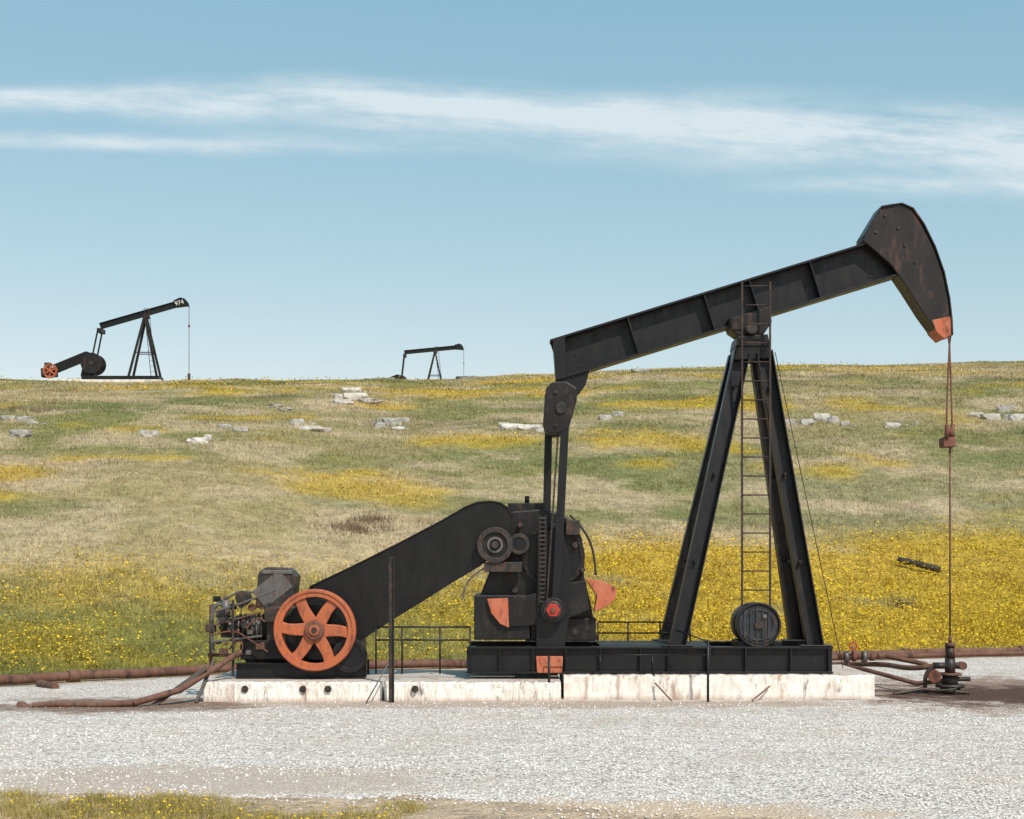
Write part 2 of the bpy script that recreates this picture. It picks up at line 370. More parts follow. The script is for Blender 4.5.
# ---------------------------------------------------------------- rocks
def on_ground(u,v):
    dd=np.arange(27,112,.1); xx=(u-512)*dd/F; zz=CAMH-(v-HV)*dd/F
    hit=np.nonzero(height(xx,dd-CD)>=zz)[0]; k=hit[0] if len(hit) else len(dd)-60
    d=dd[k]; return float(xx[k]),float(d-CD),float(height(xx[k],d-CD)),float(d)
def rock(bm,lay,u,v,wpx,hpx,tone,seed):
    xx,y_,z_,d=on_ground(u,v); sx=wpx*d/F/2; sz=hpx*d/F
    r=random.Random(seed); res=bmesh.ops.create_icosphere(bm,subdivisions=2,radius=1)
    off=Vector((r.random()*10,r.random()*10,0))
    for vt in res['verts']:
        c=vt.co.copy(); k=1+.6*mn.noise(c*1.3+off)+.25*mn.noise(c*3+off)
        c*=k; c.x=max(-.85,min(.85,c.x)); c.z=max(-.6,min(.62,c.z)); c.y=max(-.8,min(.8,c.y))
        vt.co=Vector((xx+c.x*sx*1.15,y_+c.y*sx*.7,z_+c.z*sz*.95+sz*.25)); vt[lay]=(tone,tone*.96,tone*.88,1)
bm=bmesh.new(); lay=bm.verts.layers.float_color.new('Col')
R=[(343,403,22,4,.6),(356,399,24,7,.62),(352,392,20,5,.62),(368,402,18,4,.5),(338,399,10,6,.5),(377,403,12,3,.4),(20,437,22,8,.35),(8,420,14,5,.35),(33,425,12,4,.42),(26,421,18,5,.38),(150,436,20,6,.5),(143,433,10,4,.42),(198,443,22,6,.6),(207,440,10,6,.5),(240,431,16,4,.4),(225,428,14,4,.38),(297,425,14,7,.42),(312,431,26,6,.5),(326,432,12,5,.42),(285,410,14,3,.38),(275,407,16,3,.4),(380,428,14,6,.42),(392,425,20,8,.38),(404,423,12,6,.4),(398,430,14,4,.5),(384,421,12,4,.3),(512,429,26,6,.62),(530,430,26,6,.55),(504,426,12,4,.42),(541,432,12,4,.5),(605,420,14,6,.4),(618,416,12,5,.38),(790,424,14,5,.4),(806,425,16,7,.44),(822,421,18,9,.45),(834,423,12,8,.38),(845,426,10,6,.34),(893,427,18,5,.42),(975,417,16,5,.44),(990,419,20,6,.48),(1003,412,14,6,.4),(1015,420,20,7,.48),(1008,409,16,4,.36),(640,372,18,4,.36),(470,378,30,3,.32),(380,378,34,3,.34),(300,380,14,3,.35)]
for k,(u,v,w,h,t) in enumerate(R): rock(bm,lay,u,v,w,h,t*1.08,k)
for k in range(60):
    c_=random.choice(R[:-4]); rock(bm,lay,c_[0]+random.gauss(0,16),c_[1]+random.gauss(0,3.5),random.uniform(2,6),random.uniform(1.2,2.6),random.uniform(.28,.5),200+k)
me=bpy.data.meshes.new('limestone_rocks'); bm.to_mesh(me); bm.free(); me.materials.append(M_rock); link(bpy.data.objects.new('limestone_rocks',me))
sx_,sy_,sh_=[],[],[]
for u,v,w,k in [(352,530,1.0,38),(372,522,.6,20),(20,411,1.8,30),(365,403,1.2,14),(905,606,.3,10),(460,528,.9,16)]:
    xx,y_,z_,d=on_ground(u,v)
    for q in range(k):
        sx_.append(xx+random.gauss(0,w*.5)); sy_.append(y_+random.gauss(0,w*.3)); sh_.append(.14+.16*random.random())
sx_=np.array(sx_);sy_=np.array(sy_);sh_=np.array(sh_)
blades('dry_scrub',sx_,sy_,sh_,sx_*0+.03,np.tile(np.array([.24,.17,.11]),(len(sx_),1)),12,sx_*0+.5,M_grass)
x0,y0,z0,_=on_ground(898,567); x1,y1,z1,_=on_ground(940,576)
pipe('fallen_log',[(x0,y0,z0+.20),((x0+x1)/2,(y0+y1)/2,(z0+z1)/2+.2),(x1,y1,z1+.17)],.10,M_iron)
# ---------------------------------------------------------------- concrete foundation
cf=empty('concrete_foundation',(0,0,0))
a=E(203,704,-1.5); b=E(561,682,-1.5)
def slab(name,x0,x1,y0,y1,z1):
    nxx=90; V=[];Fc=[]
    prof=[(y0,-.05),(y0,z1*.35),(y0,z1*.7),(y0,z1-.025),(y0+.02,z1),(y0+.5,z1),(y1,z1),(y1,-.05)]
    for i in range(nxx+1):
        chip=max(0,random.gauss(0,.012))
        for (yv,zv) in prof:
            top=zv>z1-.03
            V.append((x0+(x1-x0)*i/nxx+(random.uniform(-.01,.01) if 0<i<nxx else 0), yv+random.uniform(-.012,.012)+(chip if top and yv<y0+.03 else 0), zv+((random.uniform(-.008,.008)-chip*.8) if top and yv<y0+.03 else 0)))
    m=len(prof)
    for i in range(nxx):
        for j in range(m-1): Fc.append([i*m+j,i*m+j+1,(i+1)*m+j+1,(i+1)*m+j])
    Fc.append(list(range(m))); Fc.append([nxx*m+j for j in range(m)])
    return mobj(name,V,Fc,M_conc,cf)
g0=E(383,0,-1.5).x; slab('engine_slab',a.x,g0-.02,-1.5,1.1,.35); slab('gearbox_slab',g0+.02,b.x,-1.47,1.1,.345)
c=E(875,700,-1.15)
slab('pump_slab',b.x+.06,c.x,-1.12,1.25,.43)
for u in (245,303,328,415): 
    q=E(u,689,-1.5); disc('drain_hole',q,.055,-1.53,-1.42,M_iron,cf,12,0)
for u,v,du in ((655,683,-7),(770,686,10)):
    p=E(u,v,-1.16); obox('leaning_rod',p,(p.x-du/60*2,-1.45,.05),.025,.025,M_rust2,cf)
# ---------------------------------------------------------------- PUMPJACK
pj=empty('oil_pumpjack',(0,0,.4))
for yv,nm in ((-.8,'near'),(.8,'far')):
    x0=E(467,0,-.8).x; x1=E(832,0,-.8).x
    ibeam('skid_rail_'+nm,Vector((x0,yv,.43+.22)),Vector((x1,yv,.43+.22)),.43,.2,M_black,pj,.03,.02)
    for u in (500,533,566,600,640,668,708,745,790,828):
        xx=E(u,0,-.8).x; box('skid_stiffener',(xx-.012,yv-.095,.465),(xx+.012,yv+.095,.835),M_black,pj,0)
for u in (470,530,600,680,755,829):
    xx=E(u,0,-.8).x; box('skid_cross_member',(xx-.06,-.69,.5),(xx+.06,.69,.80),M_black,pj)
ebox('skid_end_plate',707,648,711,676,-.93,-.91,M_black,pj)
box('skid_deck',(E(600,0,-.8).x,-.69,.862),(E(712,0,-.8).x,.69,.88),M_black2,pj)
ebox('gearbox_plinth',474,595,530,640,-.72,.72,M_black2,pj,.02)
ebox('gearbox_plinth_right',530,618,596,641,-.62,.72,M_black2,pj,.02)
prism('gearbox_housing',[(478,640),(478,600),(490,570),(500,535),(503,520),(512,511),(540,509),(562,513),(574,522),(582,538),(585,556),(584,575),(590,600),(598,640)],-.5,.5,M_black2,pj,.03)
disc('gearbox_bull_cover',E(553,556,-.56),.5,-.56,.56,M_black,pj,48,.03)
ring('gearbox_cover_flange',E(553,556,-.58),.52,.44,-.585,-.555,M_black2,pj)
for k in range(14):
    t=k*2*math.pi/14; q=E(553,556,-.58); disc('cover_bolt',(q.x+.48*math.cos(t),0,q.z+.48*math.sin(t)),.018,-.605,-.58,M_iron,pj,8,0)
ebox('gearbox_top_lid',508,503,545,512,-.35,.35,M_black2,pj)
tube('breather',E(527,503,0),E(527,496,0),.04,M_iron,pj)
q=E(495,545,-.82)
ring('clutch_ring',q,.29,.20,-.90,-.80,M_iron,pj,40); disc('clutch_plate',q,.2,-.86,-.79,M_black2,pj,32); ring('clutch_inner',q,.13,.09,-.89,-.85,M_steel,pj,28); disc('clutch_hub',q,.06,-.95,-.80,M_iron,pj,16)
q=E(519,544,-.8); ring('clutch_ring_small',q,.17,.11,-.78,-.68,M_iron,pj,32); disc('clutch_small_plate',q,.12,-.76,-.68,M_black,pj,24); tube('clutch_shaft',E(495,545,-.8),(E(495,545,-.8).x,-.3,E(495,545,-.8).z),.06,M_iron,pj)
ebox('clutch_bracket',484,562,522,572,-.86,-.6,M_iron,pj)
prism('belt_guard',[(312,586),(352,567),(400,543),(440,522),(466,507),(478,502.5),(490,501.5),(500,503),(508,508),(512,516),(510,530),(500,550),(480,566),(450,584),(420,603),(392,620),(362,640),(345,650),(325,655),(310,640),(306,610)],-.72,-.42,M_guard,pj,.012)
pr=[(306,600),(312,586),(352,567),(400,543),(440,522),(466,507),(478,502.5),(490,501.5),(500,503),(508,508),(512,516)]
for i in range(len(pr)-1):
    obox('guard_edge',E(*pr[i],-.57),E(*pr[i+1],-.57),.02,.34,M_black2,pj,bevel=0)
prism('crank_arm',[(536,600),(538,560),(545,530),(562,530),(570,560),(572,600),(566,640),(563,656),(536,656)],-.80,-.64,M_black,pj,.015)
prism('crank_arm_far',[(536,600),(538,560),(545,530),(562,530),(570,560),(572,600),(566,640),(563,656),(536,656)],.64,.80,M_black,pj,.015,pd=.0)
prism('crank_tip',[(536,656.5),(563,656.5),(562,673),(537,673)],-.93,-.62,M_tip,pj,.012)
prism('counterweight',[(508,600),(540,592),(566,583),(586,580),(590,610),(560,622),(530,626),(508,627)],-.78,-.56,M_black2,pj,.015)
prism('counterweight_tip_left',[(487,599),(508,598),(509,628),(500,624),(491,613)],-.80,-.54,M_tip,pj,.012)
prism('counterweight_tip_right',[(586,579),(603,581),(617,588),(615,600),(606,607),(594,612),(597,596)],-.80,-.54,M_tip,pj,.012)
q=E(553,610,-1)
disc('crank_pin_hub',q,.15,-1.03,-.80,M_iron,pj,24,.02); disc('crank_pin_cap',q,.115,-1.07,-1.03,M_red,pj,6,.01); disc('crank_pin_nut',q,.05,-1.10,-1.07,M_rust,pj,6,.01)
for (u0,v0,u1,v1,yy0) in ((538,515,541,605,-.84),(544,515,547,605,-.84)):
    ebox('chain_side',u0,v0,u1,v1,yy0,yy0+.03,M_black2,pj,0)
for k in range(20):
    ebox('chain_link',539.5,517+k*4.4,545.8,519+k*4.4,-.85,-.82,M_iron,pj,0)
for (u,v,r) in ((515,590,.05),(575,545,.05),(583,570,.04),(528,640,.04),(575,632,.05),(520,525,.04)):
    disc('gearbox_boss',E(u,v,-.62),r,-.64,-.5,M_iron,pj,12)
pipe('oil_line',[E(489,566,-.75),E(478,572,-.75),E(468,582,-.75),E(463,595,-.75),E(462,600,-.75)],.014,M_steel,pj,True)
pipe('gearbox_pipe',[E(570,515,-.6),E(582,528,-.6),E(592,548,-.6),E(596,575,-.6)],.02,M_iron,pj,True)
ebox('brake_box',566,520,580,535,-.7,-.5,M_iron,pj)
obox('pitman_arm_near',E(567,388,-.95),E(556,598,-.95),.13,.08,M_black,pj)
obox('pitman_arm_far',E(549,405,.9),E(545,600,.9),.13,.08,M_black,pj)
obox('pitman_rod',E(560,402,-.90),E(547,600,-.90),.028,.03,M_iron,pj)
ring('pitman_bearing',E(553,610,-1),.20,.13,-1.0,-.84,M_black2,pj,28)
prism('equalizer_hanger',[(556,378),(590,368),(586,384),(580,392),(572,400),(556,392)],-.16,.16,M_black,pj,.01)
prism('equalizer_bar',[(546,388),(552,382),(566,381),(577,388),(577,400),(569,428),(560,433),(547,433),(544,420)],-1.0,-.72,M_black2,pj,.02)
prism('equalizer_bar_far',[(546,388),(552,382),(566,381),(577,388),(577,400),(569,428),(560,433),(547,433),(544,420)],.72,1.0,M_black2,pj,.02,pd=0)
tube('equalizer_shaft',E(562,396,-.95),(E(562,396,-.95).x,.95,E(562,396,0).z),.15,M_black2,pj,20)
disc('equalizer_cap',E(561,408,-1.0),.09,-1.03,-1.0,M_iron,pj,16); 
for v in (392,425): disc('equalizer_bolt',E(556,v,-1.0),.03,-1.03,-1.0,M_iron,pj,6,0)
bl=EP(556,359,-.21); br=EP(893,255.5,-.21)
d=(br-bl).normalized(); nrm=Vector((0,1,0)).cross(d).normalized()
if nrm.z<0: nrm=-nrm
ibeam('walking_beam',bl,br,.68,.42,M_black,pj,.035,.03)
prism('beam_end_plate',[(553,339),(565,336),(566,378),(556,380)],-.215,.215,M_black,pj,.006)
for u in (634,711,757,818):
    f=(u-556)/(896-556.); p=bl.lerp(br,f); obox('beam_stiffener',p-nrm*.30,p+nrm*.30,.02,.40,M_black,pj,bevel=0)
for f in (.02,.06,.93,.97):
    for q_ in (-.2,0,.2):
        p=bl.lerp(br,f)+nrm*q_; tube('beam_rivet',(p.x,-.035,p.z),(p.x,-.01,p.z),.018,M_iron,pj,6)
prism('saddle_bearing',[(728,319),(770,306),(772,322),(764,334),(740,336),(731,330)],-.26,.26,M_black2,pj,.015)
tube('saddle_shaft',E(752,328,-.42),(E(752,328,-.42).x,.42,E(752,328,-.42).z),.09,M_iron,pj)
prism('bearing_pedestal',[(738,336),(768,334),(770,346),(736,346)],-.36,.36,M_black2,pj,.01)
prism('post_cap',[(736,346.5),(770,345),(772,358),(734,360)],-.34,.34,M_black,pj,.01)
for yt,yb,nm in ((-.30,-.78,'near'),(.30,.78,'far')):
    t1=E(742,352,-.3);t1.y=yt; b1=E(677,644,-.78); b1.y=yb
    t2=E(764,352,-.3);t2.y=yt; b2=E(815,645,-.78); b2.y=yb
    b1.z=b2.z=.87
    channel('post_leg_left_'+nm,t1,b1,.27,.2,M_black,pj,side=1)
    channel('post_leg_right_'+nm,t2,b2,.27,.2,M_black2,pj,side=1)
    box('foot_plate',(b1.x-.25,yb-.13,.868),(b1.x+.25,yb+.13,.895),M_black,pj); box('foot_plate',(b2.x-.25,yb-.13,.868),(b2.x+.25,yb+.13,.895),M_black,pj)
def lp(t,b,f): return Vector(t).lerp(Vector(b),f)
T1n=E(742,352,-.3);B1n=E(677,644,-.78);T2n=E(764,352,-.3);B2n=E(815,645,-.78)
fl=lambda v:Vector((v.x,-v.y,v.z))
for f in (.12,.42,.72):
    for T_,B in ((T1n,B1n),(T2n,B2n)):
        p=lp(T_,B,f); tube('post_cross_tie',p,fl(p),.03,M_black2,pj,8)
for f0,f1 in ((.12,.42),(.42,.72),):
    tube('post_brace',lp(T2n,B2n,f0),fl(lp(T2n,B2n,f1)),.014,M_ladder,pj,6)
pipe('guy_rod',[E(775,352,-.2),E(843,668,.2)],.007,M_ladder,pj)
lx0=E(742,0,-.52).x; lx1=E(770,0,-.52).x; 
zt=E(0,282,-.52).z; zb=.9
for xx in (lx0,lx1): box('ladder_rail',(xx-.015,-.55,zb),(xx+.015,-.505,zt),M_ladder,pj,0)
z=zb+.25
while z<zt+.02:
    tube('ladder_rung',(lx0,-.53,z),(lx1,-.53,z),.012,M_ladder,pj,6); z+=.31
for xx in (lx0,lx1): tube('ladder_standoff',(xx,-.52,E(0,345,0).z),(xx,-.25,E(0,345,0).z),.015,M_ladder,pj,6)
prism('horsehead',[(862,240),(868,228),(882,207),(892,203.5),(903,204.5),(912,209),(923,225),(934,247),(943,272),(948.5,298),(951,320),(951,334),(944,338),(935,329),(924,314),(908,289),(893,267),(879,254)],-.24,.24,M_head,pj,.015)
prism('horsehead_tip',[(932,320),(951.5,316),(952,335),(944,339),(936,331)],-.247,.247,M_tip,pj,.01)
arc=[(903,203.5),(913.5,208),(924.5,224),(935.5,246.5),(944.5,272),(949.8,298),(952.3,320),(952.8,335)]
for i in range(len(arc)-1): obox('wireline_track',EP(*arc[i],-.27),EP(*arc[i+1],-.27),.02,.54,M_head,pj,bevel=0)
obox('head_top_plate',EP(882,206,-.27),EP(903,203,-.27),.02,.54,M_head,pj,bevel=0)
obox('head_back_plate',EP(882,206,-.27),EP(864,236,-.27),.02,.54,M_black,pj,bevel=0)
for u,v in ((876,232),(905,245),(885,215),(915,262),(898,228)): disc('head_bolt',E(u,v,-.24),.025,-.26,-.24,M_iron,pj,8,0)
for yv in (-.17,.17):
    pipe('bridle_cable',[EP(951.5,322,-.2,yv)+Vector((.02,0,0)),E(949.5,345,yv),E(947 if yv<0 else 951.5,400,yv),E(946.5 if yv<0 else 952.5,438,yv*.8)],.015,M_rust,pj)
ebox('carrier_bar',943.5,437,956,447,-.14,.14,M_rust,pj,.02)
tube('cable_socket_1',E(946.5,438,-.14),E(947,425,-.15),.035,M_rust,pj,10); tube('cable_socket_2',E(952.5,438,.14),E(952.5,424,.15),.035,M_rust,pj,10)
tube('rod_clamp',E(950,436,0),E(950,429,0),.05,M_rust,pj,10); 
tube('polished_rod',E(950,430,0),E(950,645,0),.016,M_rust2,pj,8)
q=E(759,625,-.75)
disc('fuel_drum',q,.34,-.70,.15,M_drum,pj,40,.03); ring('drum_hoop_1',q,.365,.33,-.73,-.68,M_black2,pj); ring('drum_hoop_2',q,.36,.335,-.35,-.3,M_iron,pj)
ring('drum_head_ring',q,.26,.235,-.72,-.69,M_drum,pj,36); disc('drum_bung',(q.x+.1,0,q.z+.14),.035,-.74,-.7,M_steel,pj,10,0)
disc('drum_hub',q,.07,-.74,-.69,M_iron,pj,16)
for k in range(5): ebox('drum_slat',744+k*6,606+abs(k-2)*3,746+k*6,644-abs(k-2)*3,-.722,-.70,M_drum,pj,0)
ebox('drum_cradle',738,641,782,648,-.65,.1,M_black,pj)
# railings
def rail(name,posts,vt,vb,yv,mids=(),r=.016,par=None):
    for u in posts: tube(name+'_post',E(u,vt,yv),E(u,vb,yv),r,M_black,par,6)
    for v in (vt,)+tuple(mids): tube(name+'_rail',E(posts[0],v,yv),E(posts[-1],v,yv),r,M_black,par,6)
gr=empty('guard_railing',(0,-1,.4))
rail('left',(376,402,440,470),627,674,-1.0,(640,),par=gr)
rail('middle',(598,628,660,690),622,650,.85,(633,),par=gr)
rail('front',(549,600,652,708),655,676,-1.08,(),.011,par=gr)
tube('long_post',E(549,655,-1.35),E(549,703,-1.35),.02,M_black2,gr,8); tube('long_post',E(708,640,-1.5),E(708,702,-1.5),.02,M_black2,gr,8)
tube('slant_rail',E(676,630,-1.1),E(709,642,-1.4),.014,M_black,gr,6); tube('slant_rail',E(652,655,-1.1),E(654,676,-1.1),.014,M_black,gr,6)
tube('brace_rod',E(393,655,-1.7),E(366,703,-2.0),.012,M_steel,gr,6)
sp=empty('steel_post',(E(390,0,-1.75).x,-1.75,0))
a=E(391.5,557,-1.75); obox('bar',a,(a.x,-1.75,-.1),.085,.05,M_iron,sp); obox('flange',(a.x+.03,-1.75,a.z-.01),(a.x+.03,-1.75,-.1),.012,.11,M_black2,sp)
# ---------------------------------------------------------------- ENGINE
en=empty('gas_engine',(E(300,0,-.8).x,-.6,.35))
a=E(236,0,-.9).x;b=E(364,0,-.9).x
for yv in (-.85,.0): ibeam('engine_skid',Vector((a,yv,.35+.13)),Vector((b,yv,.35+.13)),.25,.14,M_black,en)
ebox('crankcase',266,606,336,655,-.74,-.05,M_iron,en,.03)
ebox('base_housing',240,640,362,660,-.75,-.0,M_black2,en,.02)
prism('water_hopper',[(258,573),(266,567),(289,568),(297,576),(293,607),(255,608)],-.72,-.25,M_iron,en,.02)
ebox('hopper_lid',262,570,292,574,-.74,-.22,M_steel,en,.01)
obox('hopper_sheet',E(259,600,-.73),E(286,578,-.73),.35,.01,M_steel,en,bevel=0)
tube('cylinder',E(270,628,-.5),E(236,628,-.5),.2,M_iron,en,24); 
for k in range(6): u=240+k*4.5; tube('cylinder_fin',E(u,628,-.5),E(u+1.5,628,-.5),.235,M_steel,en,24)
tube('cylinder_head',E(236,628,-.5),E(222,628,-.5),.16,M_iron,en,20)
tube('carburettor',E(226,618,-.75),E(226,600,-.75),.07,M_steel,en,12); disc('air_cleaner',E(243,598,-.8),.12,-.85,-.65,M_iron,en,20)
pipe('intake_pipe',[E(226,604,-.75),E(216,606,-.75),E(212,620,-.75),E(213,652,-.75)],.03,M_steel,en,True)
pipe('governor_rod',[E(214,612,-.9),E(240,604,-.9),E(275,590,-.9)],.018,M_steel,en)
pipe('fuel_line',[E(210,635,-.9),E(235,632,-.9),E(250,640,-.9),E(268,652,-.9)],.012,M_rust,en,True)
pipe('pushrod_1',[E(215,625,-.85),E(262,612,-.85)],.016,M_rust2,en); pipe('pushrod_2',[E(213,642,-.85),E(262,636,-.85)],.02,M_steel,en)
pipe('frame_bar_1',[E(211,605,-.6),E(211,670,-.6)],.03,M_rust2,en); pipe('frame_bar_2',[E(233,600,-.95),E(233,676,-.95)],.022,M_iron,en); pipe('frame_bar_3',[E(208,655,-.6),E(262,655,-.6)],.03,M_rust2,en)
pipe('frame_bar_4',[E(211,607,-.6),E(238,592,-.6),E(256,592,-.6)],.02,M_steel,en)
r=random.Random(4)
for k in range(30):
    u=r.uniform(209,262);v=r.uniform(596,655);yv=r.uniform(-1.0,-.4);s=r.uniform(1.5,5)
    if k%2: ebox('engine_fitting',u-s,v-s*.8,u+s,v+s*.8,yv,yv+.12,r.choice([M_iron,M_steel,M_rust2,M_iron,M_black]),en,.008)
    else: disc('engine_fitting',E(u,v,yv),s/60,yv,yv+.1,r.choice([M_iron,M_steel,M_rust2]),en,12,.004)
for k in range(12):
    u=r.uniform(208,270);v=r.uniform(600,650);u2=u+r.uniform(-22,22);v2=v+r.uniform(-16,16);yv=r.uniform(-1.,-.5)
    pipe('engine_tubing',[E(u,v,yv),E((u+u2)/2+4,min(v,v2)-4,yv),E(u2,v2,yv)],r.uniform(.007,.014),r.choice([M_steel,M_rust,M_iron]),en,True)
ebox('magneto',264,608,278,622,-.9,-.7,M_iron,en,.01)
q=E(315,630,-1.05)
wheel('flywheel',q,.655,-1.12,-.98,M_orange,en,6,.125,.95,.10,wd=.105,hub=.24,hubmat=M_rust)
tube('crankshaft',(q.x,-1.18,q.z),(q.x,.3,q.z),.05,M_iron,en); disc('flywheel_hub_cap',q,.085,-1.17,-1.14,M_orange,en,16)
disc('flywheel_backing',(q.x+.0,0,q.z),.5,-.80,-.76,M_black,en,40)
wheel('far_flywheel',(q.x,0,q.z),.63,.12,.24,M_black2,en,6,.14,.8,.3)
disc('drive_sheave',E(350,655,-.9),.27,-.98,-.76,M_black,en,36,.02); ring('sheave_groove',E(350,655,-.9),.28,.2,-1.0,-.97,M_black2,en,36)
ebox('sheave_bearing',338,655,366,677,-.8,-.6,M_black,en)
# drain pipe lying out to the left
ex=empty('drain_pipe',(E(130,0,-2.3).x,-2.2,0))
pipe('sloping_pipe',[E(240,652,-.95),E(215,668,-1.4),E(180,690,-1.9),Vector((E(133,709,-2.3).x,-2.3,.09))],.05,M_rust2,ex)
pipe('ground_pipe',[(E(133,709,-2.3).x,-2.3,.09),(E(100,711,-2.35).x,-2.38,.07),(E(60,709,-2.35).x,-2.3,.07),(E(32,712,-2.4).x,-2.4,.07)],.042,M_rust2,ex)
obox('plank',E(30,711,-2.35),E(20,703,-2.3),.07,.18,M_rust2,ex)
obox('angle_iron',E(206,668,-1.55),E(150,708,-2.1),.07,.09,M_iron,ex)
obox('prop_board',E(196,703,-1.7),E(214,660,-1.3),.05,.06,M_iron,ex)
# pipelines
pl=empty('flow_pipeline',(0,5,.1))
pp=[]
for xx in np.linspace(-60,60,121):
    pp.append((xx,float(ys(xx))-.75+.05*math.sin(xx*1.3),.11+.012*math.sin(xx*2.1)))
pipe('main_pipe',pp,.09,M_rust2,pl)
pp=[(a_,b_-.32+.06*math.sin(a_*.7),.075) for a_,b_,c_ in pp if a_>4.5]
pipe('second_pipe',pp,.06,M_rust2,pl)
x0=E(64,0,1.4).x; pipe('stub_pipe',[(x0-.5,1.6,.07),(x0,.9,.07)],.07,M_rust2,pl)
for xx in (-8.2,-3.2,9,12): tube('coupling',(xx,float(ys(xx))-.75,.11),(xx+.16,float(ys(xx+.16))-.75,.11),.115,M_rust2,pl,14)
# ---------------------------------------------------------------- WELLHEAD
wh=empty('wellhead',(E(950,0,0).x,0,0)); wx=E(950,0,0).x
def TT(n_,z0,z1,r_,m_=M_iron): tube(n_,(wx,0,z0),(wx,0,z1),r_,m_,wh,16)
TT('casing',-.1,.14,.17,M_iron); TT('casing_flange',.14,.19,.24,M_iron); TT('tubing_head',.19,.34,.13); TT('upper_flange',.34,.38,.19,M_rust2); TT('tee_body',.38,.62,.085,M_iron); TT('stuffing_box',.62,.82,.06,M_iron); TT('packing_gland',.82,.88,.085,M_rust2); TT('polish_rod_liner',.88,1.0,.03,M_rust2)
tube('tee_left',(wx-.05,0,.5),(wx-.28,0,.5),.055,M_iron,wh,12); tube('tee_right',(wx+.05,0,.5),(wx+.2,0,.5),.055,M_iron,wh,12)
disc('tee_plug',(wx+.2,0,.5),.07,-.07,.07,M_rust2,wh,10)
tube('side_outlet',(wx-.1,0,.28),(wx+.32,-.05,.28),.04,M_iron,wh,10); disc('gate_valve_wheel',(wx-.3,0,.33),.11,-.17,-.14,M_rust,wh,16); tube('gate_valve',(wx-.3,-.15,.33),(wx-.3,.1,.33),.06,M_iron,wh,10)
for s in (-1,1): tube('gland_bolt',(wx+s*.07,0,.6),(wx+s*.07,0,.9),.012,M_rust,wh,6)
pipe('flowline',[(wx-.25,0,.5),(wx-.45,.1,.46),(wx-.8,1.4,.42),(wx-1.45,3.2,.3),(wx-1.7,6.,.12)],.045,M_rust2,wh,True)
pipe('flowline_branch',[(wx-.1,0,.25),(wx-.55,.0,.2),(wx-1.25,.9,.38),(wx-1.5,2.4,.35)],.038,M_rust2,wh)
pipe('loose_pipe',[(wx-1.0,-.25,.05),(wx-.5,-.15,.12),(wx,-.25,.09),(wx+.25,-.2,.06)],.03,M_iron,wh)
pipe('bent_riser',[(wx-.42,.0,.05),(wx-.38,0,.38),(wx-.25,0,.5)],.035,M_iron,wh,True)
for k in range(9): 
    aa=k*.7; pipe('hose_coil',[(wx-.2+.22*math.cos(aa),-.3+.1*math.sin(aa),.06+.01*k),(wx-.2+.22*math.cos(aa+.7),-.3+.1*math.sin(aa+.7),.07+.01*k)],.018,M_iron,wh)
vm=empty('valve_manifold',(E(855,0,1.5).x,1.5,.4))
tube('pipe_run',E(838,657,1.5),E(885,656,1.5),.055,M_rust2,vm,12)
for u,rr,m_ in ((844,.10,M_steel),(852,.08,M_rust),(862,.11,M_steel),(870,.07,M_rust2)):
    tube('valve_body',E(u,657,1.5),E(u+4,657,1.5),rr,m_,vm,14)
tube('valve_stem',E(853,657,1.5),E(853,646,1.5),.02,M_steel,vm,8); ring('handwheel',E(853,646,1.4),.075,.05,1.38,1.41,M_red,vm,20,0)
pipe('valve_support',[E(848,660,1.5),(E(848,660,1.5).x,1.5,0)],.035,M_rust2,vm); pipe('valve_run_down',[E(885,656,1.5),E(925,664,1.2),E(935,672,.9)],.045,M_rust2,vm)
